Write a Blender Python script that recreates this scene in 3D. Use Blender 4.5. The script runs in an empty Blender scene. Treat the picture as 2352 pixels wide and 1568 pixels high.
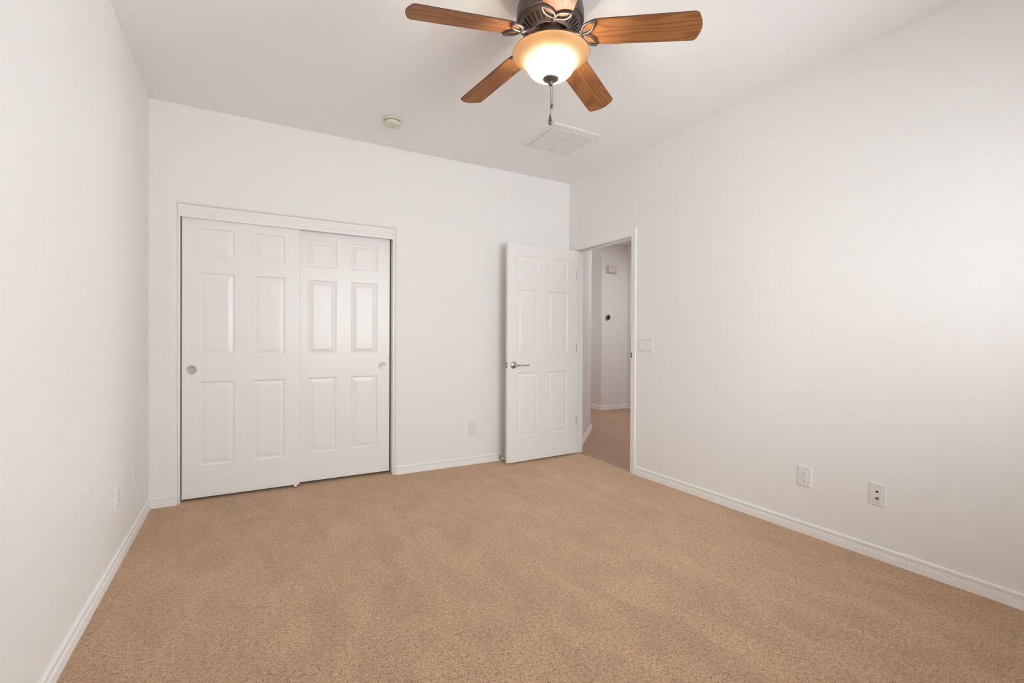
import bpy, bmesh, math, random
from mathutils import Vector, Matrix
random.seed(7)
S = bpy.context.scene
COL = S.collection
PI = math.pi

# ------------------------------------------------------------------ room numbers (metres)
XL, XR, YB, YR, H = -0.5575, 2.9033, 3.9436, -0.40, 2.7432
XO = 3.000                       # hall side of the right wall
ZC = 1.1475

# ------------------------------------------------------------------ camera
yaw, pit, rol, fpx = 0.5152774, -0.0051176, 0.0045815, 1084.592
fw = Vector((math.sin(yaw) * math.cos(pit), math.cos(yaw) * math.cos(pit), math.sin(pit)))
rt = Vector((math.cos(yaw), -math.sin(yaw), 0))
up = rt.cross(fw)
r2 = rt * math.cos(rol) + up * math.sin(rol)
u2 = -rt * math.sin(rol) + up * math.cos(rol)
cd = bpy.data.cameras.new('camera')
cam = bpy.data.objects.new('camera', cd)
COL.objects.link(cam)
m = Matrix((r2, u2, -fw)).transposed().to_4x4()
m.translation = (0, 0, ZC)
cam.matrix_world = m
cd.sensor_fit = 'HORIZONTAL'
cd.sensor_width = 36.0
cd.lens = fpx / 2352 * 36.0
cd.clip_start = 0.02
S.camera = cam

# ------------------------------------------------------------------ world, daylight, exposure
w = bpy.data.worlds.new('world')
S.world = w
w.use_nodes = True
bg = w.node_tree.nodes['Background']
bg.inputs[0].default_value = (0.90, 0.955, 1.0, 1)
bg.inputs[1].default_value = 7.2

def area(name, loc, direction, sx, sy, energy, color):
    d = bpy.data.lights.new(name, 'AREA')
    d.shape = 'RECTANGLE'; d.size = sx; d.size_y = sy
    d.energy = energy; d.color = color
    o = bpy.data.objects.new(name, d); COL.objects.link(o)
    o.location = loc
    o.rotation_euler = Vector(direction).to_track_quat('-Z', 'Y').to_euler()
    return o

# daylight from the yard behind the camera; added lamps fill the side and the hall
area('daylight_and_fill', (1.3, -3.2, 1.75), (0, 1, 0.0), 6.0, 3.3, 405, (0.945, 0.98, 1.0))
sky = area('sky_portal', (1.63, YR - 0.115, 1.525), (0, 1, 0), 1.70, 1.25, 1, (1, 1, 1))
sky.data.cycles.is_portal = True
area('daylight_and_fill', (4.3, -1.05, 1.50), (-1, 0.35, 0), 2.7, 2.3, 350, (0.945, 0.98, 1.0))  # added lamp outside the added side window, brightens the left side
sky = area('sky_portal', (XO + 0.004, 0.09, 1.525), (-1, 0, 0), 0.78, 1.25, 1, (1, 1, 1))
sky.data.cycles.is_portal = True
area('hall_fill_light', (5.05, 4.30, H-0.02), (0, 0, -1), 0.4, 0.4, 22, (0.98, 0.985, 1.0))  # unseen fill lamp added to brighten the hall
area('hall_end_fill', (4.4, 7.7, 1.6), (0, -1, 0.1), 0.9, 1.6, 7, (0.97, 0.985, 1.0))  # unseen lamp added at the hall's far end; no window there

S.view_settings.view_transform = 'Standard'
S.view_settings.look = 'None'
S.view_settings.gamma = 1.0
S.view_settings.use_curve_mapping = False
S.view_settings.exposure = 0.13
S.cycles.max_bounces = 16
S.cycles.diffuse_bounces = 10
S.cycles.transmission_bounces = 8
S.cycles.transparent_max_bounces = 8
S.cycles.sample_clamp_indirect = 6.0

# ------------------------------------------------------------------ materials
def new_mat(name):
    mt = bpy.data.materials.new(name); mt.use_nodes = True
    nt = mt.node_tree
    return mt, nt, nt.nodes['Principled BSDF']

def nd(nt, typ, **kw):
    n = nt.nodes.new(typ)
    for k, v in kw.items():
        if k.startswith('i_'):
            n.inputs[k[2:].replace('_', ' ')].default_value = v
        else:
            setattr(n, k, v)
    return n

def bump_noise(nt, bs, scale, dist, strength=1.0, detail=3.0, coord='Object'):
    tc = nd(nt, 'ShaderNodeTexCoord')
    nz = nd(nt, 'ShaderNodeTexNoise', i_Scale=scale, i_Detail=detail)
    bp = nd(nt, 'ShaderNodeBump', i_Strength=strength, i_Distance=dist)
    nt.links.new(tc.outputs[coord], nz.inputs['Vector'])
    nt.links.new(nz.outputs['Fac'], bp.inputs['Height'])
    nt.links.new(bp.outputs['Normal'], bs.inputs['Normal'])
    return tc, nz, bp

def plain(name, col, rough=0.5, metal=0.0, spec=0.5, bump=None):
    mt, nt, b = new_mat(name)
    b.inputs['Base Color'].default_value = (*col, 1)
    b.inputs['Roughness'].default_value = rough
    b.inputs['Metallic'].default_value = metal
    b.inputs['Specular IOR Level'].default_value = spec
    if bump: bump_noise(nt, b, *bump)
    return mt

M = {}
M['wall'] = plain('wall_paint', (0.865, 0.855, 0.84), 0.5, 0, 0.35, (170, 0.0006, 0.5))
M['ceiling'] = plain('ceiling_paint', (0.915, 0.915, 0.92), 0.75, 0, 0.2, (120, 0.0008, 0.5))
M['hallwall'] = plain('hall_paint', (0.82, 0.80, 0.785), 0.5, 0, 0.3, (170, 0.0006, 0.5))
M['trim'] = plain('trim_paint', (0.88, 0.87, 0.855), 0.33, 0, 0.5)
M['door'] = plain('door_paint', (0.875, 0.865, 0.85), 0.32, 0, 0.5, (260, 0.0002, 0.5))
M['plastic'] = plain('white_plastic', (0.80, 0.78, 0.76), 0.35, 0, 0.5)
M['plastic_bright'] = plain('white_rocker_plastic', (0.85, 0.84, 0.82), 0.3, 0, 0.5)
M['ivory'] = plain('ivory_plastic', (0.74, 0.70, 0.63), 0.45, 0, 0.4)
M['cream'] = plain('aged_cream_plastic', (0.66, 0.62, 0.53), 0.45, 0, 0.4)
M['dark'] = plain('dark_slot', (0.02, 0.018, 0.016), 0.7)
M['nickel'] = plain('satin_nickel', (0.66, 0.64, 0.61), 0.22, 1.0)
M['pull_dish'] = plain('brushed_pull_dish', (0.47, 0.45, 0.435), 0.5, 1.0)
M['hinge_metal'] = plain('dull_hinge_metal', (0.30, 0.28, 0.265), 0.4, 0.9)
M['screw'] = plain('screw_head', (0.62, 0.60, 0.57), 0.35, 0.8)
M['closet_dark'] = plain('closet_shade_tone', (0.30, 0.27, 0.24), 0.8)  # wall colour darkened to stand in for the closet's shade
M['rubber'] = plain('white_rubber', (0.78, 0.76, 0.72), 0.6)
M['black_metal'] = plain('black_glass', (0.015, 0.015, 0.017), 0.15)
M['vent'] = plain('register_enamel', (0.84, 0.83, 0.81), 0.4, 0, 0.4)
M['vent_back'] = plain('duct_shade', (0.16, 0.14, 0.13), 0.8)  # dark tone stands in for shade inside the duct
M['silver'] = plain('silver_ring', (0.42, 0.42, 0.42), 0.3, 1.0)

# oil rubbed bronze with a little brushed variation
mt, nt, b = new_mat('oil_rubbed_bronze')
tc = nd(nt, 'ShaderNodeTexCoord')
nz = nd(nt, 'ShaderNodeTexNoise', i_Scale=40.0, i_Detail=4.0)
rp = nd(nt, 'ShaderNodeValToRGB')
rp.color_ramp.elements[0].color = (0.085, 0.070, 0.066, 1)
rp.color_ramp.elements[1].color = (0.165, 0.140, 0.132, 1)
nt.links.new(tc.outputs['Object'], nz.inputs['Vector'])
nt.links.new(nz.outputs['Fac'], rp.inputs['Fac'])
nt.links.new(rp.outputs['Color'], b.inputs['Base Color'])
b.inputs['Metallic'].default_value = 0.75
b.inputs['Roughness'].default_value = 0.44
M['bronze'] = mt

# oak blades: long grain along local X, cathedral figure
mt, nt, b = new_mat('oak_veneer')
tc = nd(nt, 'ShaderNodeTexCoord')
oi = nd(nt, 'ShaderNodeObjectInfo')
mulr = nd(nt, 'ShaderNodeMath', operation='MULTIPLY'); mulr.inputs[1].default_value = 37.0
nt.links.new(oi.outputs['Random'], mulr.inputs[0])
cmb = nd(nt, 'ShaderNodeCombineXYZ')
nt.links.new(mulr.outputs[0], cmb.inputs['X'])
mulz = nd(nt, 'ShaderNodeMath', operation='MULTIPLY'); mulz.inputs[1].default_value = 11.0
nt.links.new(oi.outputs['Random'], mulz.inputs[0])
nt.links.new(mulz.outputs[0], cmb.inputs['Z'])
add = nd(nt, 'ShaderNodeVectorMath', operation='ADD')
nt.links.new(tc.outputs['Object'], add.inputs[0])
nt.links.new(cmb.outputs[0], add.inputs[1])
mp1 = nd(nt, 'ShaderNodeMapping'); mp1.inputs['Scale'].default_value = (0.5, 8.0, 8.0)
nt.links.new(add.outputs[0], mp1.inputs['Vector'])
n1 = nd(nt, 'ShaderNodeTexNoise', i_Scale=1.0, i_Detail=2.0, i_Distortion=0.3)
nt.links.new(mp1.outputs[0], n1.inputs['Vector'])
ringm = nd(nt, 'ShaderNodeMath', operation='MULTIPLY'); ringm.inputs[1].default_value = 80.0
nt.links.new(n1.outputs['Fac'], ringm.inputs[0])
ringf = nd(nt, 'ShaderNodeMath', operation='SINE')
nt.links.new(ringm.outputs[0], ringf.inputs[0])
mp2 = nd(nt, 'ShaderNodeMapping'); mp2.inputs['Scale'].default_value = (6.0, 460.0, 460.0)
nt.links.new(add.outputs[0], mp2.inputs['Vector'])
n2 = nd(nt, 'ShaderNodeTexNoise', i_Scale=1.0, i_Detail=3.0)
nt.links.new(mp2.outputs[0], n2.inputs['Vector'])
r1 = nd(nt, 'ShaderNodeMapRange'); r1.inputs['From Min'].default_value = -0.2; r1.inputs['From Max'].default_value = 1.0
nt.links.new(ringf.outputs[0], r1.inputs['Value'])
m1 = nd(nt, 'ShaderNodeMath', operation='MULTIPLY'); m1.inputs[1].default_value = 0.42
nt.links.new(r1.outputs[0], m1.inputs[0])
m2 = nd(nt, 'ShaderNodeMath', operation='MULTIPLY_ADD'); m2.inputs[1].default_value = 0.75; 
nt.links.new(n2.outputs['Fac'], m2.inputs[0])
nt.links.new(m1.outputs[0], m2.inputs[2])
rp = nd(nt, 'ShaderNodeValToRGB')
rp.color_ramp.elements[0].position = 0.25; rp.color_ramp.elements[0].color = (0.375, 0.154, 0.051, 1)
rp.color_ramp.elements[1].position = 1.05; rp.color_ramp.elements[1].color = (0.19, 0.071, 0.025, 1)
nt.links.new(m2.outputs[0], rp.inputs['Fac'])
nt.links.new(rp.outputs['Color'], b.inputs['Base Color'])
b.inputs['Roughness'].default_value = 0.5
b.inputs['Specular IOR Level'].default_value = 0.25
M['oak'] = mt
M['slot_metal'] = plain('shaded_slot', (0.055, 0.047, 0.045), 0.5, 0.6)  # recess shade put into the colour of the slot floors
M['pewter'] = plain('aged_pewter', (0.18, 0.165, 0.155), 0.38, 0.85)
M['blade_edge'] = plain('blade_edge_band', (0.10, 0.05, 0.03), 0.5)

# amber glass shade: diffusing, lets the bulbs' light through
mt, nt, b = new_mat('amber_glow_glass')
out = nt.nodes['Material Output']
tcg = nd(nt, 'ShaderNodeTexCoord'); sx = nd(nt, 'ShaderNodeSeparateXYZ')
nt.links.new(tcg.outputs['Object'], sx.inputs[0])
nzg = nd(nt, 'ShaderNodeTexNoise', i_Scale=14.0, i_Detail=4.0)
nt.links.new(tcg.outputs['Object'], nzg.inputs['Vector'])
mag = nd(nt, 'ShaderNodeMath', operation='MULTIPLY_ADD'); mag.inputs[1].default_value = 0.012
nt.links.new(nzg.outputs['Fac'], mag.inputs[0]); nt.links.new(sx.outputs['Z'], mag.inputs[2])
mrg = nd(nt, 'ShaderNodeMapRange'); mrg.interpolation_type = 'SMOOTHSTEP'
mrg.inputs['From Min'].default_value = -0.325; mrg.inputs['From Max'].default_value = -0.286
nt.links.new(mag.outputs[0], mrg.inputs['Value'])
rpg = nd(nt, 'ShaderNodeValToRGB')
rpg.color_ramp.elements[0].color = (0.30, 0.245, 0.185, 1)  # paler cream paints the bulbs' glow into the lower bowl
rpg.color_ramp.elements[1].color = (0.30, 0.165, 0.066, 1)
nt.links.new(mrg.outputs[0], rpg.inputs['Fac'])
tr = nd(nt, 'ShaderNodeBsdfTranslucent'); nt.links.new(rpg.outputs[0], tr.inputs['Color'])
df = nd(nt, 'ShaderNodeBsdfDiffuse'); df.inputs['Color'].default_value = (0.50, 0.33, 0.18, 1)
gl = nd(nt, 'ShaderNodeBsdfGlossy'); gl.inputs['Roughness'].default_value = 0.3
mx = nd(nt, 'ShaderNodeMixShader'); mx.inputs[0].default_value = 0.45
mx2 = nd(nt, 'ShaderNodeMixShader'); mx2.inputs[0].default_value = 0.05
nt.links.new(tr.outputs[0], mx.inputs[1]); nt.links.new(df.outputs[0], mx.inputs[2])
nt.links.new(mx.outputs[0], mx2.inputs[1]); nt.links.new(gl.outputs[0], mx2.inputs[2])
nt.links.new(mx2.outputs[0], out.inputs['Surface'])
M['amber'] = mt

mt, nt, b = new_mat('bulb_glow')
b.inputs['Base Color'].default_value = (1, 0.95, 0.85, 1)
b.inputs['Emission Color'].default_value = (1.0, 0.90, 0.76, 1)
b.inputs['Emission Strength'].default_value = 150.0
M['bulb'] = mt

# window pane
mt, nt, b = new_mat('window_glass')
out = nt.nodes['Material Output']
tp = nd(nt, 'ShaderNodeBsdfTransparent'); tp.inputs[0].default_value = (0.97, 0.98, 0.98, 1)
gs = nd(nt, 'ShaderNodeBsdfGlossy'); gs.inputs['Roughness'].default_value = 0.02
fr = nd(nt, 'ShaderNodeFresnel'); fr.inputs[0].default_value = 1.45
mx = nd(nt, 'ShaderNodeMixShader')
nt.links.new(fr.outputs[0], mx.inputs[0]); nt.links.new(tp.outputs[0], mx.inputs[1]); nt.links.new(gs.outputs[0], mx.inputs[2])
nt.links.new(mx.outputs[0], out.inputs['Surface'])
M['glass'] = mt

# carpet: heathered cut pile, tuft shade painted in as dark specks, with vacuum sweeps
mt, nt, b = new_mat('tan_carpet')
tc = nd(nt, 'ShaderNodeTexCoord')
fine = nd(nt, 'ShaderNodeTexNoise', i_Scale=155.0, i_Detail=2.0, i_Roughness=0.6)
mid = nd(nt, 'ShaderNodeTexNoise', i_Scale=60.0, i_Detail=3.0, i_Roughness=0.6)
mpb = nd(nt, 'ShaderNodeMapping'); mpb.inputs['Scale'].default_value = (2.2, 1.0, 1.0); mpb.inputs['Rotation'].default_value = (0, 0, math.radians(18))
big = nd(nt, 'ShaderNodeTexNoise', i_Scale=2.6, i_Detail=4.0, i_Roughness=0.62, i_Distortion=0.9)
nt.links.new(tc.outputs['Object'], fine.inputs['Vector'])
nt.links.new(tc.outputs['Object'], mid.inputs['Vector'])
nt.links.new(tc.outputs['Object'], mpb.inputs['Vector'])
nt.links.new(mpb.outputs[0], big.inputs['Vector'])
rp = nd(nt, 'ShaderNodeValToRGB')
e = rp.color_ramp.elements
e[0].position = 0.36; e[0].color = (0.165, 0.090, 0.048, 1)
e[1].position = 0.65; e[1].color = (0.60, 0.40, 0.258, 1)
x = e.new(0.46); x.color = (0.395, 0.248, 0.152, 1)
mixh = nd(nt, 'ShaderNodeMath', operation='MULTIPLY_ADD'); mixh.inputs[1].default_value = 0.35
mf = nd(nt, 'ShaderNodeMath', operation='MULTIPLY'); mf.inputs[1].default_value = 0.65
nt.links.new(fine.outputs['Fac'], mf.inputs[0])
nt.links.new(mid.outputs['Fac'], mixh.inputs[0]); nt.links.new(mf.outputs[0], mixh.inputs[2])
nt.links.new(mixh.outputs[0], rp.inputs['Fac'])
mrb = nd(nt, 'ShaderNodeMapRange')
mrb.inputs['From Min'].default_value = 0.34; mrb.inputs['From Max'].default_value = 0.66
mrb.inputs['To Min'].default_value = 0.88; mrb.inputs['To Max'].default_value = 1.12
nt.links.new(big.outputs['Fac'], mrb.inputs['Value'])
vm = nd(nt, 'ShaderNodeVectorMath', operation='SCALE')
nt.links.new(rp.outputs['Color'], vm.inputs[0]); nt.links.new(mrb.outputs[0], vm.inputs['Scale'])
nt.links.new(vm.outputs[0], b.inputs['Base Color'])
bp = nd(nt, 'ShaderNodeBump', i_Strength=0.8, i_Distance=0.008)
nt.links.new(mixh.outputs[0], bp.inputs['Height']); nt.links.new(bp.outputs[0], b.inputs['Normal'])
b.inputs['Roughness'].default_value = 0.95
b.inputs['Specular IOR Level'].default_value = 0.1
b.inputs['Sheen Weight'].default_value = 0.6
b.inputs['Sheen Tint'].default_value = (0.95, 0.72, 0.54, 1)
M['carpet'] = mt

# hall tile
mt, nt, b = new_mat('hall_tile')
tc = nd(nt, 'ShaderNodeTexCoord')
mp = nd(nt, 'ShaderNodeMapping'); mp.inputs['Location'].default_value = (-3.24 + 0.44 * 8, -3.447 + 0.44 * 8, 0)
nt.links.new(tc.outputs['Object'], mp.inputs['Vector'])
br = nd(nt, 'ShaderNodeTexBrick', offset=0.0, squash=1.0)
br.inputs['Scale'].default_value = 1.0; br.inputs['Mortar Size'].default_value = 0.004
br.inputs['Brick Width'].default_value = 0.44; br.inputs['Row Height'].default_value = 0.44
br.inputs['Color1'].default_value = (0.385, 0.24, 0.15, 1); br.inputs['Color2'].default_value = (0.37, 0.23, 0.144, 1)
br.inputs['Mortar'].default_value = (0.43, 0.28, 0.182, 1)
nt.links.new(mp.outputs[0], br.inputs['Vector'])
nz = nd(nt, 'ShaderNodeTexNoise', i_Scale=7.0, i_Detail=6.0)
nt.links.new(tc.outputs['Object'], nz.inputs['Vector'])
mr = nd(nt, 'ShaderNodeMapRange'); mr.inputs['To Min'].default_value = 0.8; mr.inputs['To Max'].default_value = 1.2
nt.links.new(nz.outputs['Fac'], mr.inputs['Value'])
vm = nd(nt, 'ShaderNodeVectorMath', operation='SCALE')
nt.links.new(br.outputs['Color'], vm.inputs[0]); nt.links.new(mr.outputs[0], vm.inputs['Scale'])
nt.links.new(vm.outputs[0], b.inputs['Base Color'])
b.inputs['Roughness'].default_value = 0.4
M['tile'] = mt

# ------------------------------------------------------------------ mesh helpers
class MB:
    def __init__(s): s.bm = bmesh.new()
    def quad(s, *pts, smooth=False):
        f = s.bm.faces.new([s.bm.verts.new(p) for p in pts]); f.smooth = smooth; return f
    def box(s, x0, x1, y0, y1, z0, z1):
        v = [s.bm.verts.new(p) for p in ((x0,y0,z0),(x1,y0,z0),(x1,y1,z0),(x0,y1,z0),(x0,y0,z1),(x1,y0,z1),(x1,y1,z1),(x0,y1,z1))]
        for i in ((3,2,1,0),(4,5,6,7),(0,1,5,4),(1,2,6,5),(2,3,7,6),(3,0,4,7)):
            s.bm.faces.new([v[k] for k in i])
        return s
    def prism(s, poly, a, b, place):
        """poly: 2D points; place(u,v,t) -> 3D; extruded from t=a to t=b"""
        A = [s.bm.verts.new(place(u, v, a)) for u, v in poly]
        B = [s.bm.verts.new(place(u, v, b)) for u, v in poly]
        n = len(poly)
        for i in range(n):
            s.bm.faces.new((A[i], A[(i+1) % n], B[(i+1) % n], B[i]))
        s.bm.faces.new(A[::-1]); s.bm.faces.new(B)
        return s
    def lathe(s, prof, n=48, axis=None, smooth=True, close=False):
        """prof: (r, z) list. axis: function (x,y,z)->3D"""
        ax = axis or (lambda x, y, z: (x, y, z))
        rings = []
        for r, z in prof:
            if r < 1e-6: rings.append([s.bm.verts.new(ax(0, 0, z))])
            else: rings.append([s.bm.verts.new(ax(r*math.cos(2*PI*i/n), r*math.sin(2*PI*i/n), z)) for i in range(n)])
        pairs = list(zip(rings, rings[1:]))
        if close: pairs.append((rings[-1], rings[0]))
        for A, B in pairs:
            for i in range(n):
                j = (i+1) % n
                if len(A) == 1 and len(B) == 1: continue
                if len(A) == 1: f = s.bm.faces.new((A[0], B[j], B[i]))
                elif len(B) == 1: f = s.bm.faces.new((A[i], A[j], B[0]))
                else: f = s.bm.faces.new((A[i], A[j], B[j], B[i]))
                f.smooth = smooth
        return s
    def tube(s, pts, rad, n=10, closed=False, flat=1.0, cap=True):
        pts = [Vector(p) for p in pts]; N = len(pts)
        rads = rad if isinstance(rad, (list, tuple)) else [rad]*N
        rings = []
        for i, p in enumerate(pts):
            a = pts[(i-1) % N] if (closed or i > 0) else p
            b = pts[(i+1) % N] if (closed or i < N-1) else p
            t = (b - a).normalized()
            ref = Vector((0, 0, 1)) if abs(t.z) < 0.9 else Vector((1, 0, 0))
            x = t.cross(ref).normalized(); y = x.cross(t).normalized()
            rings.append([s.bm.verts.new(p + x*rads[i]*math.cos(2*PI*k/n) + y*rads[i]*flat*math.sin(2*PI*k/n)) for k in range(n)])
        for i in range(N if closed else N-1):
            A, B = rings[i], rings[(i+1) % N]
            for k in range(n):
                f = s.bm.faces.new((A[k], A[(k+1) % n], B[(k+1) % n], B[k])); f.smooth = True
        if cap and not closed:
            s.bm.faces.new(rings[0][::-1]); s.bm.faces.new(rings[-1])
        return s
    def sphere(s, c, r, sz=1.0, n=16, mrow=10):
        prof = [(r*math.sin(PI*i/mrow), -r*sz*math.cos(PI*i/mrow)) for i in range(mrow+1)]
        return s.lathe(prof, n, lambda x, y, z: (c[0]+x, c[1]+y, c[2]+z))
    def bevel(s, w_, seg=2):
        bmesh.ops.remove_doubles(s.bm, verts=s.bm.verts, dist=1e-6)
        es = [e_ for e_ in s.bm.edges if len(e_.link_faces) == 2 and e_.calc_face_angle(0) > 0.6]
        bmesh.ops.bevel(s.bm, geom=es, offset=w_, segments=seg, affect='EDGES', profile=0.6)
        return s
    def build(s, name, mat, parent=None, fix=True):
        if fix: bmesh.ops.recalc_face_normals(s.bm, faces=s.bm.faces)
        me = bpy.data.meshes.new(name); s.bm.to_mesh(me); s.bm.free()
        for mm in (mat if isinstance(mat, (list, tuple)) else [mat]): me.materials.append(mm)
        o = bpy.data.objects.new(name, me); COL.objects.link(o)
        if parent: o.parent = parent
        return o

def tag(o, label=None, cat=None, group=None, kind=None):
    if label: o['label'] = label
    if cat: o['category'] = cat
    if group: o['group'] = group
    if kind: o['kind'] = kind
    return o

def thing(name, label, cat, loc=(0,0,0), rotz=0.0, group=None, kind=None):
    o = bpy.data.objects.new(name, None); COL.objects.link(o)
    o.empty_display_size = 0.1
    o.location = loc; o.rotation_euler = (0, 0, rotz)
    return tag(o, label, cat, group, kind)

def struct(o, label, cat): return tag(o, label, cat, None, 'structure')

def dup(root, loc, rotz, label, group=None):
    r = root.copy(); COL.objects.link(r); r.location = loc; r.rotation_euler = (0, 0, rotz)
    r['label'] = label
    if group: r['group'] = group
    for ch in list(root.children):
        c = ch.copy(); COL.objects.link(c); c.parent = r
        for g in list(ch.children):
            d = g.copy(); COL.objects.link(d); d.parent = c
    return r

# ------------------------------------------------------------------ floors and ceiling
mb = MB()
# carpet, with a slightly wavy edge where it meets the hall tile in the doorway
nx = 14
edge = []
for i in range(nx + 1):
    y = 3.02 + (3.845 - 3.02) * i / nx
    edge.append((2.945 + 0.012*math.sin(i*1.9) + 0.010*math.sin(i*0.8+1), y))
poly = [(XL-0.05, YR-0.05), (XR+0.02, YR-0.05), (XR+0.02, 3.02)] + edge + [(XR+0.02, 3.845), (XR+0.02, YB+0.02), (1.10, YB+0.02), (1.10, 4.60), (-0.40, 4.60), (-0.40, YB+0.02), (XL-0.05, YB+0.02)]
mb.prism(poly, -0.05, 0.0, lambda u, v, t: (u, v, t))
struct(mb.build('floor', M['carpet']), 'tan cut-pile carpet covering the whole bedroom floor', 'carpet')

mb = MB(); mb.box(2.86, 5.80, 0.9, 8.1, -0.09, -0.007)
struct(mb.build('floor_hall', M['tile']), 'brown square floor tile in the hall beyond the open doorway', 'tile floor')

mb = MB(); mb.box(XL-0.12, XO, YR-0.12, YB+0.9, H, H+0.1)
struct(mb.build('ceiling', M['ceiling']), 'flat white painted bedroom ceiling', 'ceiling')
mb = MB(); mb.box(XO, 5.80, 0.9, 8.1, H, H+0.1)
struct(mb.build('ceiling_hall', M['ceiling']), 'white ceiling of the hall beyond the doorway', 'ceiling')

# ------------------------------------------------------------------ walls
mb = MB(); mb.box(XL-0.12, XL, YR-0.12, YB+0.10, -0.05, H)
struct(mb.build('wall_left', M['wall']), 'plain white wall on the left with two low wall plates', 'wall')

# rear wall with the window behind the camera
WX0, WX1, WZ0, WZ1 = 0.78, 2.48, 0.90, 2.15
mb = MB()
mb.box(XL, WX0, YR-0.12, YR, -0.05, H); mb.box(WX1, XR, YR-0.12, YR, -0.05, H)
mb.box(WX0, WX1, YR-0.12, YR, -0.05, WZ0); mb.box(WX0, WX1, YR-0.12, YR, WZ1, H)
struct(mb.build('wall_rear', M['wall']), 'white wall behind the camera that holds the window', 'wall')

# back wall with a bullnosed closet opening
CX0, CX1, CZ = -0.400, 1.100, 2.069
RB = 0.022
mb = MB(); bm = mb.bm
def ring_at(e_, y):
    return [(CX0-e_, y, -0.05), (CX0-e_, y, CZ+e_), (CX1+e_, y, CZ+e_), (CX1+e_, y, -0.05)]
loops = []
for i in range(9):
    t = i/8*PI/2
    loops.append((ring_at(RB*(1-math.sin(t)), YB + RB*(1-math.cos(t)))))
loops.append(ring_at(0, YB+0.115))
lv = [[bm.verts.new(p) for p in L] for L in loops]
for k in range(len(lv)-1):
    for i in range(3):
        f = bm.faces.new((lv[k][i], lv[k][i+1], lv[k+1][i+1], lv[k+1][i]))
A = lv[0]
o1 = bm.verts.new((XL, YB, -0.05)); o2 = bm.verts.new((XL, YB, H)); o3 = bm.verts.new((XR, YB, H)); o4 = bm.verts.new((XR, YB, -0.05))
bm.faces.new((o1, o2, A[1], A[0])); bm.faces.new((o2, o3, A[2], A[1])); bm.faces.new((o3, o4, A[3], A[2]))
mb2 = mb
Bk = lv[-1]; yb2 = YB+0.115
p1 = bm.verts.new((XL, yb2, -0.05)); p2 = bm.verts.new((XL, yb2, H)); p3 = bm.verts.new((XO, yb2, H)); p4 = bm.verts.new((XO, yb2, -0.05))
bm.faces.new((p1, p2, Bk[1], Bk[0])); bm.faces.new((p2, p3, Bk[2], Bk[1])); bm.faces.new((p3, p4, Bk[3], Bk[2]))
struct(mb.build('wall_back', M['wall']), 'white far wall with the closet opening on its left', 'wall')

# closet interior
mb = MB()
mb.box(CX0-0.12, CX0, YB+0.115, 4.72, -0.05, H); mb.box(CX1, CX1+0.12, YB+0.115, 4.72, -0.05, H)
mb.box(CX0, CX1, 4.60, 4.72, -0.05, H)
struct(mb.build('wall_closet', M['closet_dark']), 'unlit inside walls of the closet behind the sliding doors', 'wall')

# right wall with the doorway
DY0, DY1, DZ = 3.011, 3.853, 2.056
VY0, VY1 = -0.30, 0.48
mb = MB()
mb.box(XR, XO, YR-0.12, VY0, -0.05, H); mb.box(XR, XO, VY1, DY0, -0.05, H)
mb.box(XR, XO, VY0, VY1, -0.05, WZ0); mb.box(XR, XO, VY0, VY1, WZ1, H); mb.box(XR, XO, DY0, DY1, DZ, H); mb.box(XR, XO, DY1, YB+0.115, -0.05, H)
struct(mb.build('wall_right', M['wall']), 'white wall on the right with the doorway at its far end', 'wall')

# hall walls: diagonal one beside the door, far one with a rounded corner
def rounded(poly, idx, r, n=6):
    P = [Vector(q) for q in poly]; out_ = []
    for i, q in enumerate(P):
        if i in idx:
            a = (P[i-1]-q).normalized(); c = (P[(i+1) % len(P)]-q).normalized()
            ang = a.angle(c); d = r/math.tan(ang/2)
            ctr = q + (a+c).normalized()*(r/math.sin(ang/2))
            s0 = q + a*d; s1 = q + c*d
            v0 = s0-ctr; v1 = s1-ctr
            th = v0.angle_signed(v1)
            for k in range(n+1):
                tt = -th*k/n
                out_.append((ctr.x + v0.x*math.cos(tt)-v0.y*math.sin(tt), ctr.y + v0.x*math.sin(tt)+v0.y*math.cos(tt)))
        else: out_.append((q.x, q.y))
    return out_
HD = (3.862, 4.762)
mb = MB(); mb.prism(rounded([(XO, 3.90), HD, (3.70, 8.0), (XO, 8.0)], {1}, 0.02), -0.05, H, lambda u, v, t: (u, v, t))
struct(mb.build('wall_hall_diagonal', M['hallwall']), 'short diagonal hall wall just past the open door', 'wall')
mb = MB(); mb.prism(rounded([(5.062, 8.0), (5.062, 5.985), (5.62, 5.985), (5.62, 0.95), (5.75, 0.95), (5.75, 8.0)], {1}, 0.025), -0.05, H, lambda u, v, t: (u, v, t))
struct(mb.build('wall_hall_far', M['hallwall']), 'far hall wall carrying the chime box and thermostat', 'wall')
mb = MB(); mb.box(XO, 5.75, 0.85, 0.95, -0.05, H); mb.box(3.0, 5.75, 8.0, 8.1, -0.05, H)
struct(mb.build('wall_hall_ends', M['hallwall']), 'end walls of the hall out of sight of the doorway', 'wall')

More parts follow.
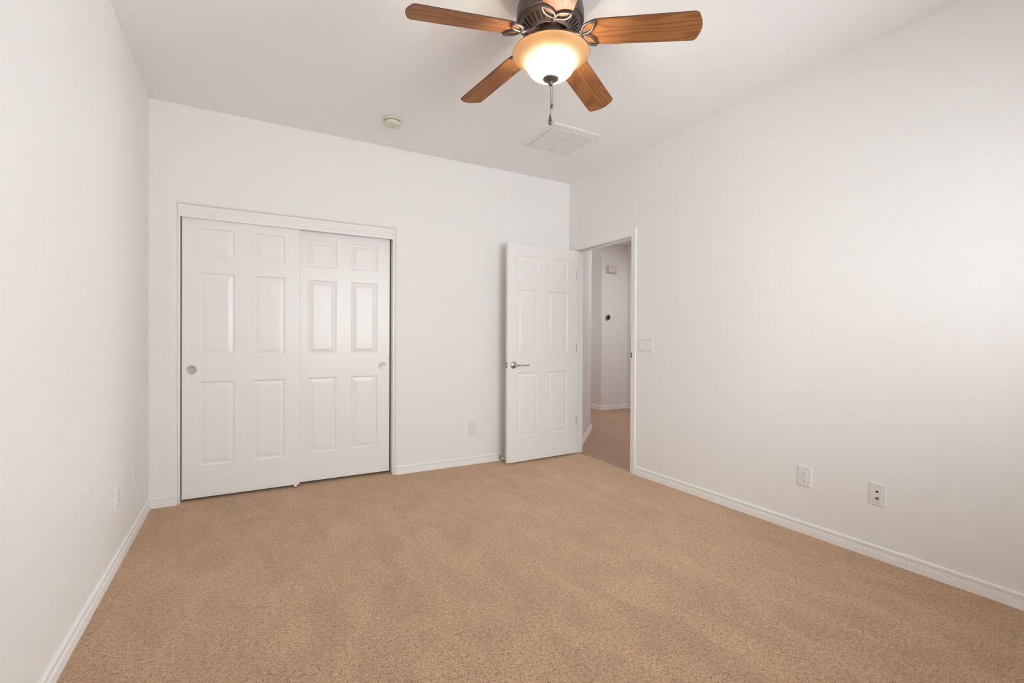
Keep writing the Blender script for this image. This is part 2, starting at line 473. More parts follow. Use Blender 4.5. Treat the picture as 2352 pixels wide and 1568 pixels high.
# ------------------------------------------------------------------ baseboards
BBP = [(0.0, -0.004), (0.0140, -0.004), (0.0138, 0.004), (0.0112, 0.032), (0.0084, 0.0335), (0.0084, 0.0360), (0.0102, 0.0375), (0.0098, 0.0410), (0.0074, 0.0425), (0.0076, 0.0445), (0.0098, 0.0600), (0.0088, 0.0640), (0.0050, 0.0685), (0.0, 0.0690)]
def baseboard(name, pts, label, z0=0.0, mat=None, caps=True):
    """pts run so that the room lies to the left of travel direction... offset along the left normal"""
    P = [Vector(q) for q in pts]; n = len(P); offs = []
    for i in range(n):
        ds = []
        if i > 0: ds.append((P[i]-P[i-1]).normalized())
        if i < n-1: ds.append((P[i+1]-P[i]).normalized())
        ns = [Vector((-d.y, d.x)) for d in ds]
        if len(ns) == 1: offs.append(ns[0])
        else:
            b_ = (ns[0]+ns[1]); b_ = b_/b_.length; offs.append(b_/max(0.3, b_.dot(ns[0])))
    mb = MB(); bm = mb.bm
    cols = [[bm.verts.new((P[i].x+offs[i].x*t, P[i].y+offs[i].y*t, z+z0)) for t, z in BBP] for i in range(n)]
    for i in range(n-1):
        for k in range(len(BBP)-1):
            bm.faces.new((cols[i][k], cols[i+1][k], cols[i+1][k+1], cols[i][k+1]))
    if caps:
        bm.faces.new(cols[0]); bm.faces.new(cols[-1][::-1])
    return struct(mb.build(name, mat or M['trim']), label, 'baseboard')
baseboard('baseboard_left', [(XL, YB-0.001), (XL, YR)], 'white profiled baseboard along the left wall')
baseboard('baseboard_right', [(XR, YR), (XR, 2.973)], 'white profiled baseboard along the right wall')
baseboard('baseboard_back', [(XR-0.001, YB), (1.118, YB), (1.0995, YB+0.0185)], 'white baseboard on the far wall between closet and open door')
baseboard('baseboard_corner', [(-0.401, YB), (XL, YB)], 'short white baseboard between left corner and closet')
BB0 = list(BBP)
baseboard('baseboard_hall_diagonal', [(HD[0]-0.012, HD[1]+0.02), (HD[0]+0.003, HD[1]-0.004), (HD[0]-0.016, HD[1]-0.016), (XO+0.002, 3.902)], 'white baseboard on the diagonal hall wall', -0.007)
baseboard('baseboard_hall_far', [(5.62, 3.0), (5.62, 5.985), (5.085, 5.985), (5.068, 5.992), (5.062, 6.01), (5.062, 7.9)], 'white baseboard around the rounded corner of the far hall wall', -0.007)

# ------------------------------------------------------------------ entry doorway: jamb and casing
JY0, JY1, JZ = 3.029, 3.835, 2.038
mb = MB()
mb.box(XR-0.001, XO+0.001, DY0, JY0, -0.004, DZ); mb.box(XR-0.001, XO+0.001, JY1, DY1, -0.004, DZ); mb.box(XR-0.001, XO+0.001, JY0, JY1, JZ, DZ)
mb.bevel(0.0015, 1)
jamb = struct(mb.build('trim_1', M['trim']), 'white door jamb lining the doorway in the right wall', 'door frame')
mb = MB()
mb.box(2.944, 2.976, JY0, JY0+0.010, 0.008, JZ); mb.box(2.944, 2.976, JY1-0.010, JY1, 0.008, JZ); mb.box(2.944, 2.976, JY0+0.010, JY1-0.010, JZ-0.010, JZ)
mb.bevel(0.002, 1).build('door_stop_moulding', M['trim'], jamb)
mb = MB(); mb.box(2.902, 2.936, JY0, JY0+0.0015, 0.985, 1.045); mb.box(2.888, 2.903, JY0-0.010, JY0+0.0015, 0.992, 1.035)
mb.build('strike_plate', M['hinge_metal'], jamb)

def casing(name, y0, y1, zt, label):
    prof = [(0.0, 0.001), (0.0, 0.009), (0.004, 0.0105), (0.012, 0.0105), (0.015, 0.009), (0.019, 0.0115), (0.026, 0.013), (0.043, 0.0145), (0.053, 0.0145), (0.057, 0.0125), (0.057, 0.001)]
    mb = MB(); bm = mb.bm; L = []
    for u, h in prof:
        x = XR-h
        L.append([bm.verts.new(p) for p in ((x, y0-u, -0.004), (x, y0-u, zt+u), (x, y1+u, zt+u), (x, y1+u, -0.004))])
    for k in range(len(L)-1):
        for i in range(3): bm.faces.new((L[k][i], L[k+1][i], L[k+1][i+1], L[k][i+1]))
    bm.faces.new([l[0] for l in L]); bm.faces.new([l[3] for l in L])
    return struct(mb.build(name, M['trim']), label, 'door casing')
casing('trim_2', 3.034, 3.841, 2.043, 'white moulded casing around the bedroom doorway')

# closet jamb and fascia
mb = MB()
mb.box(CX0-0.001, -0.3865, YB+0.012, YB+0.115, -0.004, CZ+0.001); mb.box(1.0870, CX1+0.001, YB+0.012, YB+0.115, -0.004, CZ+0.001)
mb.box(-0.3865, 1.0870, YB+0.022, YB+0.115, CZ-0.012, CZ+0.001)
struct(mb.bevel(0.0012, 1).build('trim_3', M['trim']), 'thin white jamb boards lining the closet opening', 'closet jamb')
pf = [(0.0, 1.981), (0.0, 1.999), (0.0012, 2.001), (0.0, 2.003), (0.0, 2.006)]
z = 2.010
for k in range(3):
    pf += [(0.0, z), (-0.0016, z+0.003), (-0.0016, z+0.011), (0.0, z+0.0135), (0.0006, z+0.015)]; z += 0.0170
pf += [(0.0, 2.062), (0.002, 2.0665), (0.022, 2.0665), (0.022, 1.981)]
mb = MB(); mb.prism(pf, CX0+0.001, CX1-0.004, lambda u, v, t: (t, YB+0.004+u, v))
struct(mb.build('trim_4', M['trim']), 'fluted white fascia board above the sliding closet doors', 'closet fascia')

# ------------------------------------------------------------------ six panel doors
ROWS = [(1.707, 1.920), (1.022, 1.6055), (0.244, 0.8365)]
PROF = [(0, 0), (0.0035, 0.0042), (0.0085, 0.0075), (0.0125, 0.0080), (0.0385, 0.0030), (0.0400, 0.0006), (0.0420, 0.0003)]
def door_leaf(name, w_, z0, z1, t, cols, mat, parent, both=False):
    mb = MB(); bm = mb.bm; c = 0.003
    def face_side(yf, sgn):
        xs = [c] + [v for q in cols for v in q] + [w_-c]
        zs = [z0+c] + [v for q in sorted(ROWS) for v in q] + [z1-c]
        for i in range(len(xs)-1):
            for k in range(len(zs)-1):
                a, b_, d, e_ = xs[i], xs[i+1], zs[k], zs[k+1]
                if i % 2 == 1 and k % 2 == 1:
                    prev = None
                    for ins, dep in PROF:
                        cur = [bm.verts.new(p) for p in ((a+ins, yf+sgn*dep, d+ins), (b_-ins, yf+sgn*dep, d+ins), (b_-ins, yf+sgn*dep, e_-ins), (a+ins, yf+sgn*dep, e_-ins))]
                        if prev:
                            for q in range(4): bm.faces.new((prev[q], prev[(q+1) % 4], cur[(q+1) % 4], cur[q]))
                        prev = cur
                    bm.faces.new(prev)
                else:
                    mb.quad((a, yf, d), (b_, yf, d), (b_, yf, e_), (a, yf, e_))
    face_side(0.0, 1)
    if both: face_side(t, -1)
    else: mb.quad((c, t, z0+c), (w_-c, t, z0+c), (w_-c, t, z1-c), (c, t, z1-c))
    R = [[(c, 0, z0+c), (w_-c, 0, z0+c), (w_-c, 0, z1-c), (c, 0, z1-c)],
         [(0, c, z0), (w_, c, z0), (w_, c, z1), (0, c, z1)],
         [(0, t-c, z0), (w_, t-c, z0), (w_, t-c, z1), (0, t-c, z1)],
         [(c, t, z0+c), (w_-c, t, z0+c), (w_-c, t, z1-c), (c, t, z1-c)]]
    for A_, B_ in zip(R, R[1:]):
        for q in range(4): mb.quad(A_[q], A_[(q+1) % 4], B_[(q+1) % 4], B_[q])
    bmesh.ops.remove_doubles(bm, verts=bm.verts, dist=1e-5)
    return mb.build(name, mat, parent)

def finger_pull(parent, x, z, r=0.031):
    ax = lambda a, b_, h: (x+a, -h, z+b_)
    mb = MB(); mb.lathe([(r-0.004, -0.0015), (r-0.004, 0.0015), (r-0.0015, 0.0028), (r, 0.0018), (r, -0.0005)], 40, ax)
    o = mb.build('finger_pull', M['nickel'], parent)
    mb = MB(); mb.lathe([(0, 0.0005), (r-0.012, 0.0006), (r-0.0045, 0.0012), (r-0.0035, 0.0014)], 40, ax)
    mb.build('pull_dish', M['pull_dish'], o)
    return o

# entry door, swung open against the far wall
ang = math.atan2(3.785-3.752, 2.889-2.080)
d1 = thing('door_1', 'white six-panel bedroom door standing open against the far wall', 'door', (2.080, 3.752, 0), ang, None, 'structure')
door_leaf('door_leaf', 0.811, 0.014, 2.026, 0.035, [(0.108, 0.340), (0.455, 0.690)], M['door'], d1, True)
# lever set
ax = lambda a, b_, h: (0.0645+a, -h, 0.910+b_)
mb = MB(); mb.lathe([(0.0, 0.016), (0.012, 0.016), (0.015, 0.012), (0.022, 0.0105), (0.027, 0.0085), (0.0315, 0.0055), (0.0335, 0.003), (0.034, 0.0)], 40, ax)
mb.lathe([(0.0095, 0.010), (0.0095, 0.030), (0.0125, 0.034), (0.0145, 0.042), (0.0145, 0.050), (0.011, 0.056), (0.0, 0.058)], 28, ax)
lever = mb.build('door_lever', M['nickel'], d1)
mb = MB()
pts = []; rr = []
for i in range(13):
    t = i/12
    pts.append((0.0745+0.128*t, -0.047-0.004*math.sin(t*PI), 0.910-0.002*t))
    rr.append([0.0085, 0.0105, 0.0078, 0.0062, 0.0058, 0.0056, 0.0056, 0.0058, 0.006, 0.0064, 0.0068, 0.0078, 0.0066][i])
mb.tube(pts, rr, 14)
mb.build('lever_handle', M['nickel'], lever)
mb = MB(); mb.box(-0.0012, 0.0006, 0.0055, 0.0295, 0.8805, 0.9385); mb.bevel(0.0008, 1)
lp = mb.build('latch_plate', M['hinge_metal'], d1)
mb = MB(); mb.prism([(0.011, 0.0), (0.024, 0.0), (0.024, -0.004), (0.013, -0.010), (0.011, -0.010)], 0.900, 0.919, lambda u, v, t: (v-0.001, u, t))
mb.build('latch_bolt', M['nickel'], lp)
for zc in (1.7885, 1.061, 0.337):
    mb = MB(); mb.box(0.8015, 0.8055, -0.0018, 0.0, zc-0.0400, zc+0.0400)
    mb.build('hinge', M['hinge_metal'], d1)

# sliding closet doors
d2 = thing('door_2', 'front white six-panel sliding closet door on the left, dark round pull', 'closet door', (-0.3805, 3.975, 0), 0, None, 'structure')
door_leaf('door_leaf', 0.7515, 0.019, 2.02, 0.033, [(0.104, 0.3175), (0.4355, 0.648)], M['door'], d2)
finger_pull(d2, 0.0585, 0.9215)
d3 = thing('door_3', 'rear white six-panel sliding closet door on the right, pale ring pull', 'closet door', (0.326, 4.012, 0), 0, None, 'structure')
door_leaf('door_leaf', 0.749, 0.022, 2.02, 0.033, [(0.104, 0.3195), (0.432, 0.646)], M['door'], d3)
finger_pull(d3, 0.6865, 0.9165)
mb = MB(); mb.box(0.331, 0.353, 3.969, 3.9725, -0.002, 0.034); mb.box(0.331, 0.353, 3.969, 4.05, -0.002, 0.006)
tag(mb.bevel(0.0008, 1).build('door_guide', M['plastic_bright']), 'small white floor guide under the meeting edge of the closet doors', 'door guide')

# ------------------------------------------------------------------ window behind the camera
wd = thing('window_1', 'white framed window in the wall behind the camera', 'window', (0, 0, 0), 0, None, 'structure')
def frame(x0, x1, z0, z1, y0, y1, b_):
    mb = MB(); mb.box(x0, x0+b_, y0, y1, z0, z1); mb.box(x1-b_, x1, y0, y1, z0, z1); mb.box(x0+b_, x1-b_, y0, y1, z0, z0+b_); mb.box(x0+b_, x1-b_, y0, y1, z1-b_, z1)
    return mb
frame(WX0, WX1, WZ0, WZ1, YR-0.11, YR-0.05, 0.04).build('window_frame', M['trim'], wd)
xm = (WX0+WX1)/2
frame(WX0+0.04, xm+0.015, WZ0+0.04, WZ1-0.04, YR-0.10, YR-0.075, 0.03).build('window_sash', M['trim'], wd)
frame(xm-0.015, WX1-0.04, WZ0+0.04, WZ1-0.04, YR-0.075, YR-0.055, 0.03).build('window_sash', M['trim'], wd)
mb = MB(); mb.box(WX0+0.07, xm-0.015, YR-0.089, YR-0.086, WZ0+0.07, WZ1-0.07); mb.build('window_pane', M['glass'], wd)
mb = MB(); mb.box(xm+0.015, WX1-0.07, YR-0.067, YR-0.064, WZ0+0.07, WZ1-0.07); mb.build('window_pane', M['glass'], wd)

wd = thing('added_side_window', 'added narrow window in the right wall, unseen, there to light the left side', 'window', (0, 0, 0), 0, None, 'structure')  # unseen window added to let more light onto the left wall
def frame_x(y0, y1, z0, z1, x0, x1, b_):
    mb = MB(); mb.box(x0, x1, y0, y0+b_, z0, z1); mb.box(x0, x1, y1-b_, y1, z0, z1); mb.box(x0, x1, y0+b_, y1-b_, z0, z0+b_); mb.box(x0, x1, y0+b_, y1-b_, z1-b_, z1)
    return mb
frame_x(VY0, VY1, WZ0, WZ1, XO-0.06, XO-0.01, 0.04).build('window_frame', M['trim'], wd)
zm = (WZ0+WZ1)/2
frame_x(VY0+0.04, VY1-0.04, zm-0.015, WZ1-0.04, XO-0.035, XO-0.015, 0.03).build('window_sash', M['trim'], wd)
frame_x(VY0+0.04, VY1-0.04, WZ0+0.04, zm+0.015, XO-0.055, XO-0.035, 0.03).build('window_sash', M['trim'], wd)
mb = MB(); mb.box(XO-0.027, XO-0.024, VY0+0.07, VY1-0.07, zm+0.015, WZ1-0.07); mb.build('window_pane', M['glass'], wd)
mb = MB(); mb.box(XO-0.047, XO-0.044, VY0+0.07, VY1-0.07, WZ0+0.07, zm-0.015); mb.build('window_pane', M['glass'], wd)

# ------------------------------------------------------------------ wall plates. local frame: +X along wall, -Y out of wall, Z up
def plate_mesh(w_, h_, t=0.0055):
    mb = MB(); e_ = 0.004; bm = mb.bm
    L = [[(-w_/2, 0, -h_/2), (w_/2, 0, -h_/2), (w_/2, 0, h_/2), (-w_/2, 0, h_/2)],
         [(-w_/2, -0.002, -h_/2), (w_/2, -0.002, -h_/2), (w_/2, -0.002, h_/2), (-w_/2, -0.002, h_/2)],
         [(-w_/2+e_, -t, -h_/2+e_), (w_/2-e_, -t, -h_/2+e_), (w_/2-e_, -t, h_/2-e_), (-w_/2+e_, -t, h_/2-e_)]]
    for A_, B_ in zip(L, L[1:]):
        for q in range(4): mb.quad(A_[q], A_[(q+1) % 4], B_[(q+1) % 4], B_[q])
    mb.quad(*L[2])
    bmesh.ops.remove_doubles(bm, verts=bm.verts, dist=1e-6)
    return mb
def screw(parent, x, z, y=-0.0055, mat=None, r=0.003):
    mb = MB(); mb.lathe([(r, 0.0), (r, 0.0006), (r*0.6, 0.0011), (0, 0.0012)], 14, lambda a, b_, h: (x+a, y-h, z+b_))
    return mb.build('screw', mat or M['screw'], parent)
def receptacle_outline(r=0.0172, hh=0.0143):
    out_ = []
    a0 = math.asin(hh/r)
    for i in range(13): 
        t = -a0 + 2*a0*i/12; out_.append((r*math.cos(t), r*math.sin(t)))
    for i in range(13):
        t = PI-a0 + 2*a0*i/12; out_.append((r*math.cos(t), r*math.sin(t)))
    return out_
def outlet(label, loc, rotz, w_=0.080, h_=0.120):
    t = thing('wall_outlet', label, 'outlet', loc, rotz)
    plate_mesh(w_, h_).build('plate', M['plastic'], t)
    for s in (1, -1):
        zc = s*0.0195
        mb = MB(); mb.prism([(u, v+zc) for u, v in receptacle_outline()], -0.004, -0.0078, lambda u, v, q: (u, q, v))
        rc = mb.build('receptacle', M['plastic_bright'], t)
        mb = MB()
        mb.box(-0.0078, -0.0054, -0.0081, -0.0070, zc-0.0005, zc+0.0085); mb.box(0.0054, 0.0074, -0.0081, -0.0070, zc+0.0005, zc+0.0080)
        mb.lathe([(0.0028, 0.0070), (0.0028, 0.0081), (0, 0.0081)], 14, lambda a, b_, h: (a, -h, zc-0.0075+b_))
        mb.build('socket_holes', M['dark'], rc)
    screw(t, 0, 0)
    return t
RW = -PI/2   # plates on the right wall face -X
LW = PI/2    # plates on the left wall face +X
outlet('white duplex outlet low on the far wall, left of the open door', (1.822, YB, 0.3345), 0, 0.082, 0.122)
outlet('white duplex outlet low on the right wall, nearest the doorway', (XR, 1.5815, 0.3385), RW, 0.081, 0.121)
# coax / phone plate
t = thing('cable_plate', 'white wall plate with two metal jacks, low on the right wall', 'wall plate', (XR, 1.209, 0.338), RW)
plate_mesh(0.077, 0.120).build('plate', M['plastic'], t)
mb = MB(); mb.lathe([(0.0048, 0.005), (0.0048, 0.013), (0.0030, 0.013), (0.0030, 0.010), (0, 0.010)], 20, lambda a, b_, h: (a, -h, 0.0165+b_))
mb.build('cable_jack', M['black_metal'], t)
mb = MB(); mb.lathe([(0.0085, 0.005), (0.0085, 0.0085), (0, 0.0085)], 6, lambda a, b_, h: (a, -h, -0.0195+b_), smooth=False)
mb.lathe([(0.0048, 0.0085), (0.0048, 0.0165), (0.0030, 0.0165), (0.0030, 0.012), (0, 0.012)], 20, lambda a, b_, h: (a, -h, -0.0195+b_))
mb.build('cable_jack', M['hinge_metal'], t)
screw(t, 0, 0.0415); screw(t, 0, -0.0415)
# left wall pair
outlet('white plate seen edge-on low on the left wall, nearer the camera', (XL, 3.038, 0.349), LW, 0.084, 0.118)
t = thing('cable_plate', 'white plate seen edge-on low on the left wall, nearer the closet', 'wall plate', (XL, 3.449, 0.345), LW)
plate_mesh(0.080, 0.116).build('plate', M['plastic'], t)
mb = MB(); mb.lathe([(0.0048, 0.005), (0.0048, 0.012), (0.0030, 0.012), (0.0030, 0.010), (0, 0.010)], 20, lambda a, b_, h: (a, -h, b_))
mb.build('cable_jack', M['ivory'], t)
screw(t, 0, 0.0415); screw(t, 0, -0.0415)
# hall plate on the diagonal wall
outlet('white plate seen edge-on on the diagonal hall wall past the door', (3.400, 4.300, 0.352), PI*0.25, 0.078, 0.120)

# triple switch
t = thing('light_switch', 'white three-rocker light switch beside the doorway', 'light switch', (XR, 2.869, 1.101), RW)
plate_mesh(0.160, 0.115).build('plate', M['plastic'], t)
for k, x in enumerate((-0.046, 0.0, 0.046)):
    mb = MB(); s = (0.0028, -0.0028, 0.0028)[k]
    y0, y1, ym = -0.0065-max(0, s), -0.0065-max(0, -s), -0.0068
    mb.prism([(-0.004, -0.0335), (y0, -0.0335), (ym, 0.0), (y1, 0.0335), (-0.004, 0.0335)], x-0.0165, x+0.0165, lambda u, v, q: (q, u, v))
    rk = mb.build('rocker', M['plastic_bright'], t)
    mb = MB(); mb.box(x-0.0178, x+0.0178, -0.0058, -0.0045, -0.0350, 0.0350)
    mb.build('rocker_gap', M['cream'], rk)
    screw(t, x, 0.0485, mat=M['screw'], r=0.0026); screw(t, x, -0.0485, mat=M['screw'], r=0.0026)

# door stop on the baseboard
t = thing('door_stop', 'chrome rod door stop with white tip on the baseboard behind the open door', 'door stop', (2.099, YB-0.0122, 0.034), 0)
ax = lambda a, b_, h: (a, -h, b_)
mb = MB(); mb.lathe([(0.013, 0.0), (0.013, 0.004), (0.009, 0.008), (0.005, 0.010)], 20, ax); mb.build('base_cup', M['nickel'], t)
mb = MB(); mb.lathe([(0.0042, 0.008), (0.0042, 0.062)], 14, ax); mb.build('rod', M['nickel'], t)
mb = MB(); mb.lathe([(0.0042, 0.060), (0.0075, 0.060), (0.0080, 0.070), (0.0065, 0.077), (0, 0.078)], 16, ax); mb.build('rubber_tip', M['rubber'], t)

# ------------------------------------------------------------------ hall fittings
t = thing('door_chime', 'cream door chime box high on the far hall wall', 'door chime', (5.262, 5.985, 2.300), 0)
mb = MB(); mb.box(-0.095, 0.095, -0.055, 0.0, -0.055, 0.055); mb.bevel(0.006, 2).build('cover', M['cream'], t)
mb = MB(); mb.box(-0.105, 0.105, -0.010, 0.0, -0.060, 0.060); mb.bevel(0.003, 1).build('base', M['cream'], t)
t = thing('thermostat', 'round black thermostat on the far hall wall below the chime', 'thermostat', (5.188, 5.985, 1.512), 0)
mb = MB(); mb.lathe([(0.040, 0.0), (0.042, 0.004), (0.042, 0.024), (0.040, 0.028)], 32, ax); mb.build('ring', M['silver'], t)
mb = MB(); mb.lathe([(0.0398, 0.0281), (0.037, 0.032), (0.0, 0.034)], 32, ax); mb.build('display', M['black_metal'], t)

# ------------------------------------------------------------------ smoke detector
t = thing('smoke_detector', 'round off-white smoke detector on the ceiling left of the vent', 'smoke detector', (0.936, 3.437, H), 0)
mb = MB(); mb.lathe([(0.0, 0.0), (0.072, 0.0), (0.072, -0.008), (0.069, -0.013), (0.058, -0.016)], 48); mb.build('base', M['ivory'], t)
mb = MB(); mb.lathe([(0.052, -0.014), (0.052, -0.020), (0.060, -0.022), (0.0605, -0.034), (0.056, -0.044), (0.048, -0.047), (0.030, -0.048), (0.0, -0.048)], 48); mb.build('cover', M['ivory'], t)
mb = MB(); mb.lathe([(0.014, -0.0478), (0.013, -0.0498), (0.0, -0.050)], 24); mb.build('test_button', M['cream'], t)
mb = MB(); mb.lathe([(0.003, -0.0475), (0.0025, -0.0495), (0, -0.0497)], 10, lambda x, y, z: (x-0.026, y-0.012, z)); mb.build('indicator_light', M['cream'], t)

# ------------------------------------------------------------------ ceiling register
t = thing('air_vent', 'square white louvered air vent in the ceiling above the door', 'air vent', (2.203, 3.104, H), 0)
hx, hy = 0.228, 0.232
ix0, ix1, iy0, iy1 = -0.194, 0.212, -0.172, 0.208
mb = MB(); bm = mb.bm
def rect(x0, x1, y0, y1, z): return [(x0, y0, z), (x1, y0, z), (x1, y1, z), (x0, y1, z)]
L = [rect(-hx, hx, -hy, hy, 0.0), rect(-hx, hx, -hy, hy, -0.003), rect(-hx+0.010, hx-0.010, -hy+0.014, hy-0.010, -0.010), rect(ix0, ix1, iy0, iy1, -0.010), rect(ix0, ix1, iy0, iy1, -0.002)]
for A_, B_ in zip(L, L[1:]):
    for q in range(4): mb.quad(A_[q], A_[(q+1) % 4], B_[(q+1) % 4], B_[q])
mb.build('vent_frame', M['vent'], t)
mb = MB(); mb.box(ix0, ix1, iy0, iy1, -0.0018, -0.0008); mb.build('dark_backing', M['vent_back'], t)  # dark plate in place of the shaded space behind the louvers
mb = MB(); mb.box(ix0, ix1, 0.012, 0.026, -0.011, -0.003); mb.box(ix0, ix1, iy0, iy0+0.014, -0.0125, -0.002); mb.box(0.005, 0.013, iy0, iy1, -0.0105, -0.003); mb.build('vent_bars', M['vent'], t)
for (a, b_) in ((ix0+0.005, 0.005), (0.0175, ix1-0.001)):
    for k in range(22):
        y = iy0 + 0.017 + k*0.01640
        if 0.008 < y < 0.022: continue
        mb = MB(); mb.prism([(y, -0.0030), (y+0.0050, -0.0118), (y+0.0112, -0.0122), (y+0.0065, -0.0030)], a, b_, lambda u, v, q: (q, u, v))
        mb.build('louver', M['vent'], t)

# ------------------------------------------------------------------ ceiling fan
FX, FY = 1.2262, 1.8222
fan = thing('ceiling_fan', 'ceiling fan with five oak blades, bronze motor and lit amber glass bowl', 'ceiling fan', (FX, FY, H), 0)
# motor housing
prof = [(0.085, 0.0), (0.095, -0.006), (0.118, -0.020), (0.138, -0.042), (0.150, -0.068), (0.1545, -0.092), (0.1555, -0.128), (0.1545, -0.136), (0.150, -0.139),
        (0.147, -0.134), (0.1445, -0.134), (0.143, -0.141), (0.139, -0.1465), (0.134, -0.149)]
mb = MB(); mb.lathe(prof, 72); mb.build('motor_housing', M['bronze'], fan)
# slotted ring beneath the motor: cone from r 0.134 to 0.090 with recessed slots
mb = MB(); bm = mb.bm
NS = 30; r0, z0_, r1_, z1_ = 0.134, -0.149, 0.094, -0.184
def cone(r, a, d=0.0):
    t_ = (r0-r)/(r0-r1_); z_ = z0_ + (z1_-z0_)*t_
    return (r*math.cos(a), r*math.sin(a), z_ + d)
for k in range(NS):
    a0 = 2*PI*k/NS; a1 = 2*PI*(k+1)/NS; am0 = a0+(a1-a0)*0.22; am1 = a0+(a1-a0)*0.78
    ro, ri = 0.129, 0.099
    mb.quad(cone(r0, a0), cone(r0, a1), cone(ro, a1), cone(ro, a0))
    mb.quad(cone(ri, a0), cone(ri, a1), cone(r1_, a1), cone(r1_, a0))
    mb.quad(cone(ro, a0), cone(ro, am0), cone(ri, am0), cone(ri, a0))
    mb.quad(cone(ro, am1), cone(ro, a1), cone(ri, a1), cone(ri, am1))
    d = 0.007
    mb.quad(cone(ro, am0), cone(ro, am1), cone(ro-0.002, am1, d), cone(ro-0.002, am0, d))
    mb.quad(cone(ri, am0), cone(ri, am1), cone(ri+0.002, am1, d), cone(ri+0.002, am0, d))
    mb.quad(cone(ro, am0), cone(ri, am0), cone(ri+0.002, am0, d), cone(ro-0.002, am0, d))
    mb.quad(cone(ro, am1), cone(ri, am1), cone(ri+0.002, am1, d), cone(ro-0.002, am1, d))
    f = mb.quad(cone(ro-0.002, am0, d), cone(ro-0.002, am1, d), cone(ri+0.002, am1, d), cone(ri+0.002, am0, d)); f.material_index = 1
bmesh.ops.remove_doubles(bm, verts=bm.verts, dist=1e-6)
mb.lathe([(0.094, -0.184), (0.0925, -0.1875), (0.0885, -0.1885), (0.086, -0.186), (0.085, -0.170), (0.060, -0.168)], 60)
mb.build('vent_ring', [M['bronze'], M['slot_metal']], fan)
# switch housing and light fitter
mb = MB(); mb.lathe([(0.060, -0.168), (0.062, -0.180), (0.062, -0.232), (0.058, -0.240), (0.072, -0.244), (0.075, -0.252), (0.075, -0.268), (0.066, -0.272), (0.0, -0.272)], 48)
mb.build('light_kit_neck', M['bronze'], fan)
# glass bowl (hangs on a centre rod)
bo = Vector((0.0035, -0.002, 0.0))
bowl = [(0.1755, -0.2785), (0.1750, -0.2815), (0.1715, -0.2860), (0.1600, -0.2955), (0.1450, -0.3055), (0.1320, -0.3140), (0.1230, -0.3225), (0.1165, -0.3320), (0.1105, -0.3440), (0.1030, -0.3570), (0.0930, -0.3680), (0.0800, -0.3775), (0.0640, -0.3850), (0.0460, -0.3900), (0.0280, -0.3925), (0.0120, -0.3930)]
mb = MB(); mb.lathe(bowl, 96, lambda x, y, z: (x+bo.x, y+bo.y, z))
mb.lathe([(0.1755, -0.2785), (0.1768, -0.2795), (0.1766, -0.2812), (0.1750, -0.2815)], 96, lambda x, y, z: (x+bo.x, y+bo.y, z))
shade = mb.build('glass_bowl', M['amber'], fan, fix=False)
tag(shade, 'glowing amber glass bowl')
mb = MB(); mb.lathe([(0.0055, -0.272), (0.0055, -0.392)], 12, lambda x, y, z: (x+bo.x, y+bo.y, z)); mb.build('centre_rod', M['bronze'], fan)
# finial, ribbed
mb = MB(); bm = mb.bm
prof = [(0.0, -0.3935), (0.034, -0.3905), (0.0355, -0.3935), (0.034, -0.3965), (0.027, -0.4015), (0.018, -0.4055), (0.0125, -0.4070), (0.0095, -0.4090), (0.0105, -0.4125), (0.0115, -0.4170), (0.0095, -0.4215), (0.0045, -0.4240), (0.0, -0.4245)]
n = 56; rings = []
for i, (r, z_) in enumerate(prof):
    rg = []
    for k in range(n):
        rb = 0.0022 if (3 <= i <= 5 and k % 2) else 0.0
        a = 2*PI*k/n
        rg.append(bm.verts.new((bo.x+(r-rb)*math.cos(a) if r else bo.x, bo.y+(r-rb)*math.sin(a) if r else bo.y, z_)))
    rings.append(rg)
for A_, B_ in zip(rings, rings[1:]):
    for k in range(n):
        f = bm.faces.new((A_[k], A_[(k+1) % n], B_[(k+1) % n], B_[k])); f.smooth = True
bmesh.ops.remove_doubles(bm, verts=bm.verts, dist=1e-7)
mb.build('finial', M['pewter'], fan)
# bulbs on short sockets
for s in (1, -1):
    a = math.radians(62)
    bx, by = s*0.042*math.cos(a), s*0.058*math.sin(a)
    mb = MB(); mb.lathe([(0.0, -0.272), (0.017, -0.272), (0.017, -0.298), (0.0, -0.300)], 20, lambda x, y, z: (x+bx, y+by, z)); so = mb.build('lamp_socket', M['plastic'], fan)
    mb = MB(); mb.sphere((bx, by, -0.327), 0.024, 1.05, 20, 12); mb.build('light_bulb', M['bulb'], so)

# blades + brackets: local X is radial, zero at the fan axis
ZB0, SL, RC, TH = 2.4914 - H, 0.0952, 0.645, math.tan(math.radians(12.28))
def zb(r, y): return ZB0 + SL*(RC-r) - y*TH
def half(r):
    pts_ = [(0.158, 0.0), (0.160, 0.020), (0.165, 0.034), (0.172, 0.045), (0.182, 0.054), (0.195, 0.0605), (0.21, 0.0645), (0.24, 0.0668), (0.62, 0.0718)]
    for (a, b_), (c, d) in zip(pts_, pts_[1:]):
        if a <= r <= c: return b_ + (d-b_)*(r-a)/(c-a)
    return 0.0718
side = [(r, half(r)) for r in (0.158, 0.160, 0.165, 0.172, 0.182, 0.195, 0.21, 0.24, 0.30, 0.38, 0.46, 0.54, 0.60, 0.625)]
rc = 0.024; wt = 0.0718
tip = []
for i in range(7):
    a = i/6*PI/2*0.93
    tip.append((0.622+rc*math.sin(a)*1.05, wt-rc+rc*math.cos(a)))
arc = [(0.6485+0.0115*(1-(y/0.048)**2), y) for y in (0.040, 0.028, 0.014, 0.0)]
halfp = side[:-1] + tip + arc
outline = halfp + [(r, -y) for r, y in reversed(halfp[1:-1])]
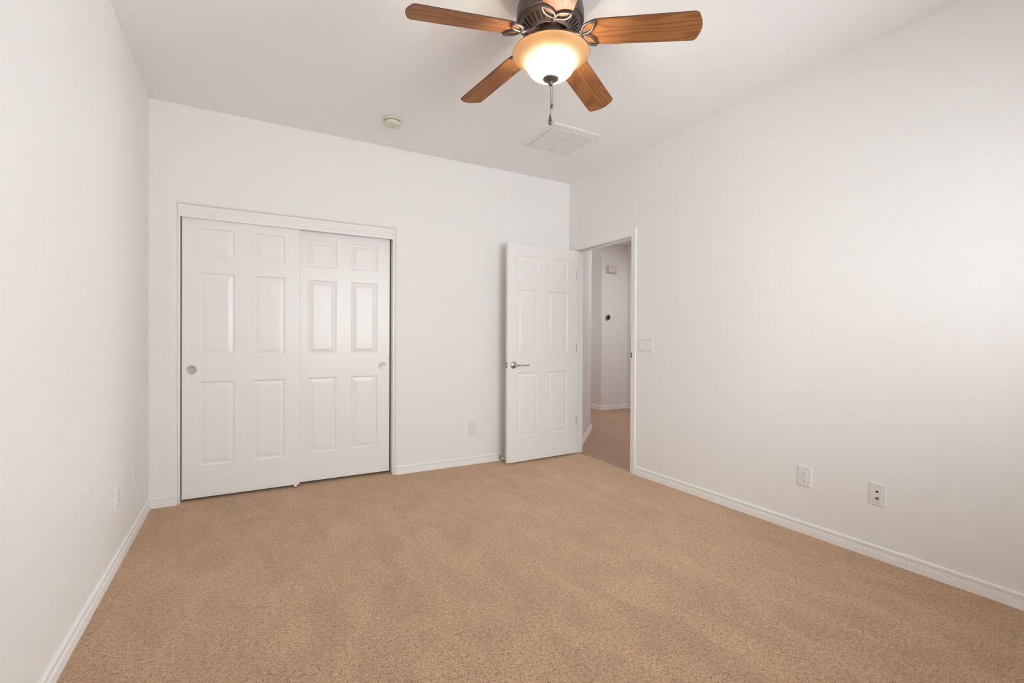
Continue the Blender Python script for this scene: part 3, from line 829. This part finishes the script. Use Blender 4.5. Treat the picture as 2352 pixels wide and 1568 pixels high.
def make_blade():
    mb = MB(); bm = mb.bm; T = 0.0062
    lo = [bm.verts.new((r, y, zb(r, y))) for r, y in outline]
    hi = [bm.verts.new((r, y, zb(r, y)+T)) for r, y in outline]
    fl = bm.faces.new(lo[::-1]); fh = bm.faces.new(hi)
    n_ = len(outline)
    for i in range(n_):
        f = bm.faces.new((lo[i], lo[(i+1) % n_], hi[(i+1) % n_], hi[i])); f.material_index = 1
    bl = mb.build('blade', [M['oak'], M['blade_edge']], fan)
    mb = MB()
    off = -0.0045
    P0 = Vector((0.1455, 0.0))
    for s in (1, -1):
        P1 = Vector((0.206, s*0.062)); d = P1-P0; nrm = Vector((-d.y, d.x)).normalized()
        loop = []
        for i in range(25):
            t_ = i/24; q = P0 + d*t_ + nrm*0.0205*(math.sin(PI*t_)**0.85); loop.append(q)
        for i in range(1, 24):
            t_ = 1-i/24; q = P0 + d*t_ - nrm*0.0205*(math.sin(PI*t_)**0.85); loop.append(q)
        mb.tube([(q.x, q.y, zb(q.x, q.y)+off) for q in loop], 0.0066, 10, closed=True, flat=0.85)
    z_in = -0.178
    stem = []
    for i in range(9):
        t_ = i/8; r_ = 0.068 + (0.150-0.068)*t_
        s_ = t_*t_*(3-2*t_)
        stem.append((r_, 0, z_in + (zb(0.150, 0)+off-0.001-z_in)*s_))
    mb.tube(stem, [0.011, 0.0105, 0.010, 0.0095, 0.009, 0.0085, 0.008, 0.0075, 0.0065], 12, flat=0.8)
    mb.box(0.060, 0.083, -0.016, 0.016, -0.184, -0.169)
    mb.build('blade_bracket', M['bronze'], bl)
    return bl
b0 = make_blade()
for k in range(5):
    a = math.radians(28.37 + 72*k)
    if k == 0: o = b0
    else:
        o = b0.copy(); COL.objects.link(o); o.parent = fan
        for ch in list(b0.children):
            c = ch.copy(); COL.objects.link(c); c.parent = o
    o.rotation_euler = (0, 0, a)
# pull chains
def chain(x, y, z0_, z1_, pr, ph):
    mb = MB(); n_ = int((z0_-z1_)/0.0034)
    for i in range(n_):
        mb.sphere((x, y, z0_-(i+0.5)*0.0034), 0.0018, 1.05, 6, 4)
    o = mb.build('pull_chain', M['pewter'], fan)
    mb = MB(); mb.lathe([(0.0, z1_), (pr*0.35, z1_-ph*0.04), (pr*0.62, z1_-ph*0.28), (pr*0.95, z1_-ph*0.62), (pr, z1_-ph*0.76), (pr*0.82, z1_-ph*0.92), (pr*0.4, z1_-ph), (0, z1_-ph*1.01)], 18, lambda a, b_, c: (x+a, y+b_, c))
    mb.build('chain_pendant', M['pewter'], o)
rv = Vector((rt.x, rt.y))
chain(bo.x-0.001, bo.y, -0.4235, 2.188-H, 0.0088, 0.050)
chain(bo.x+0.0062*rv.x+0.001, bo.y+0.0062*rv.y, -0.4065, 2.243-H, 0.0062, 0.030)
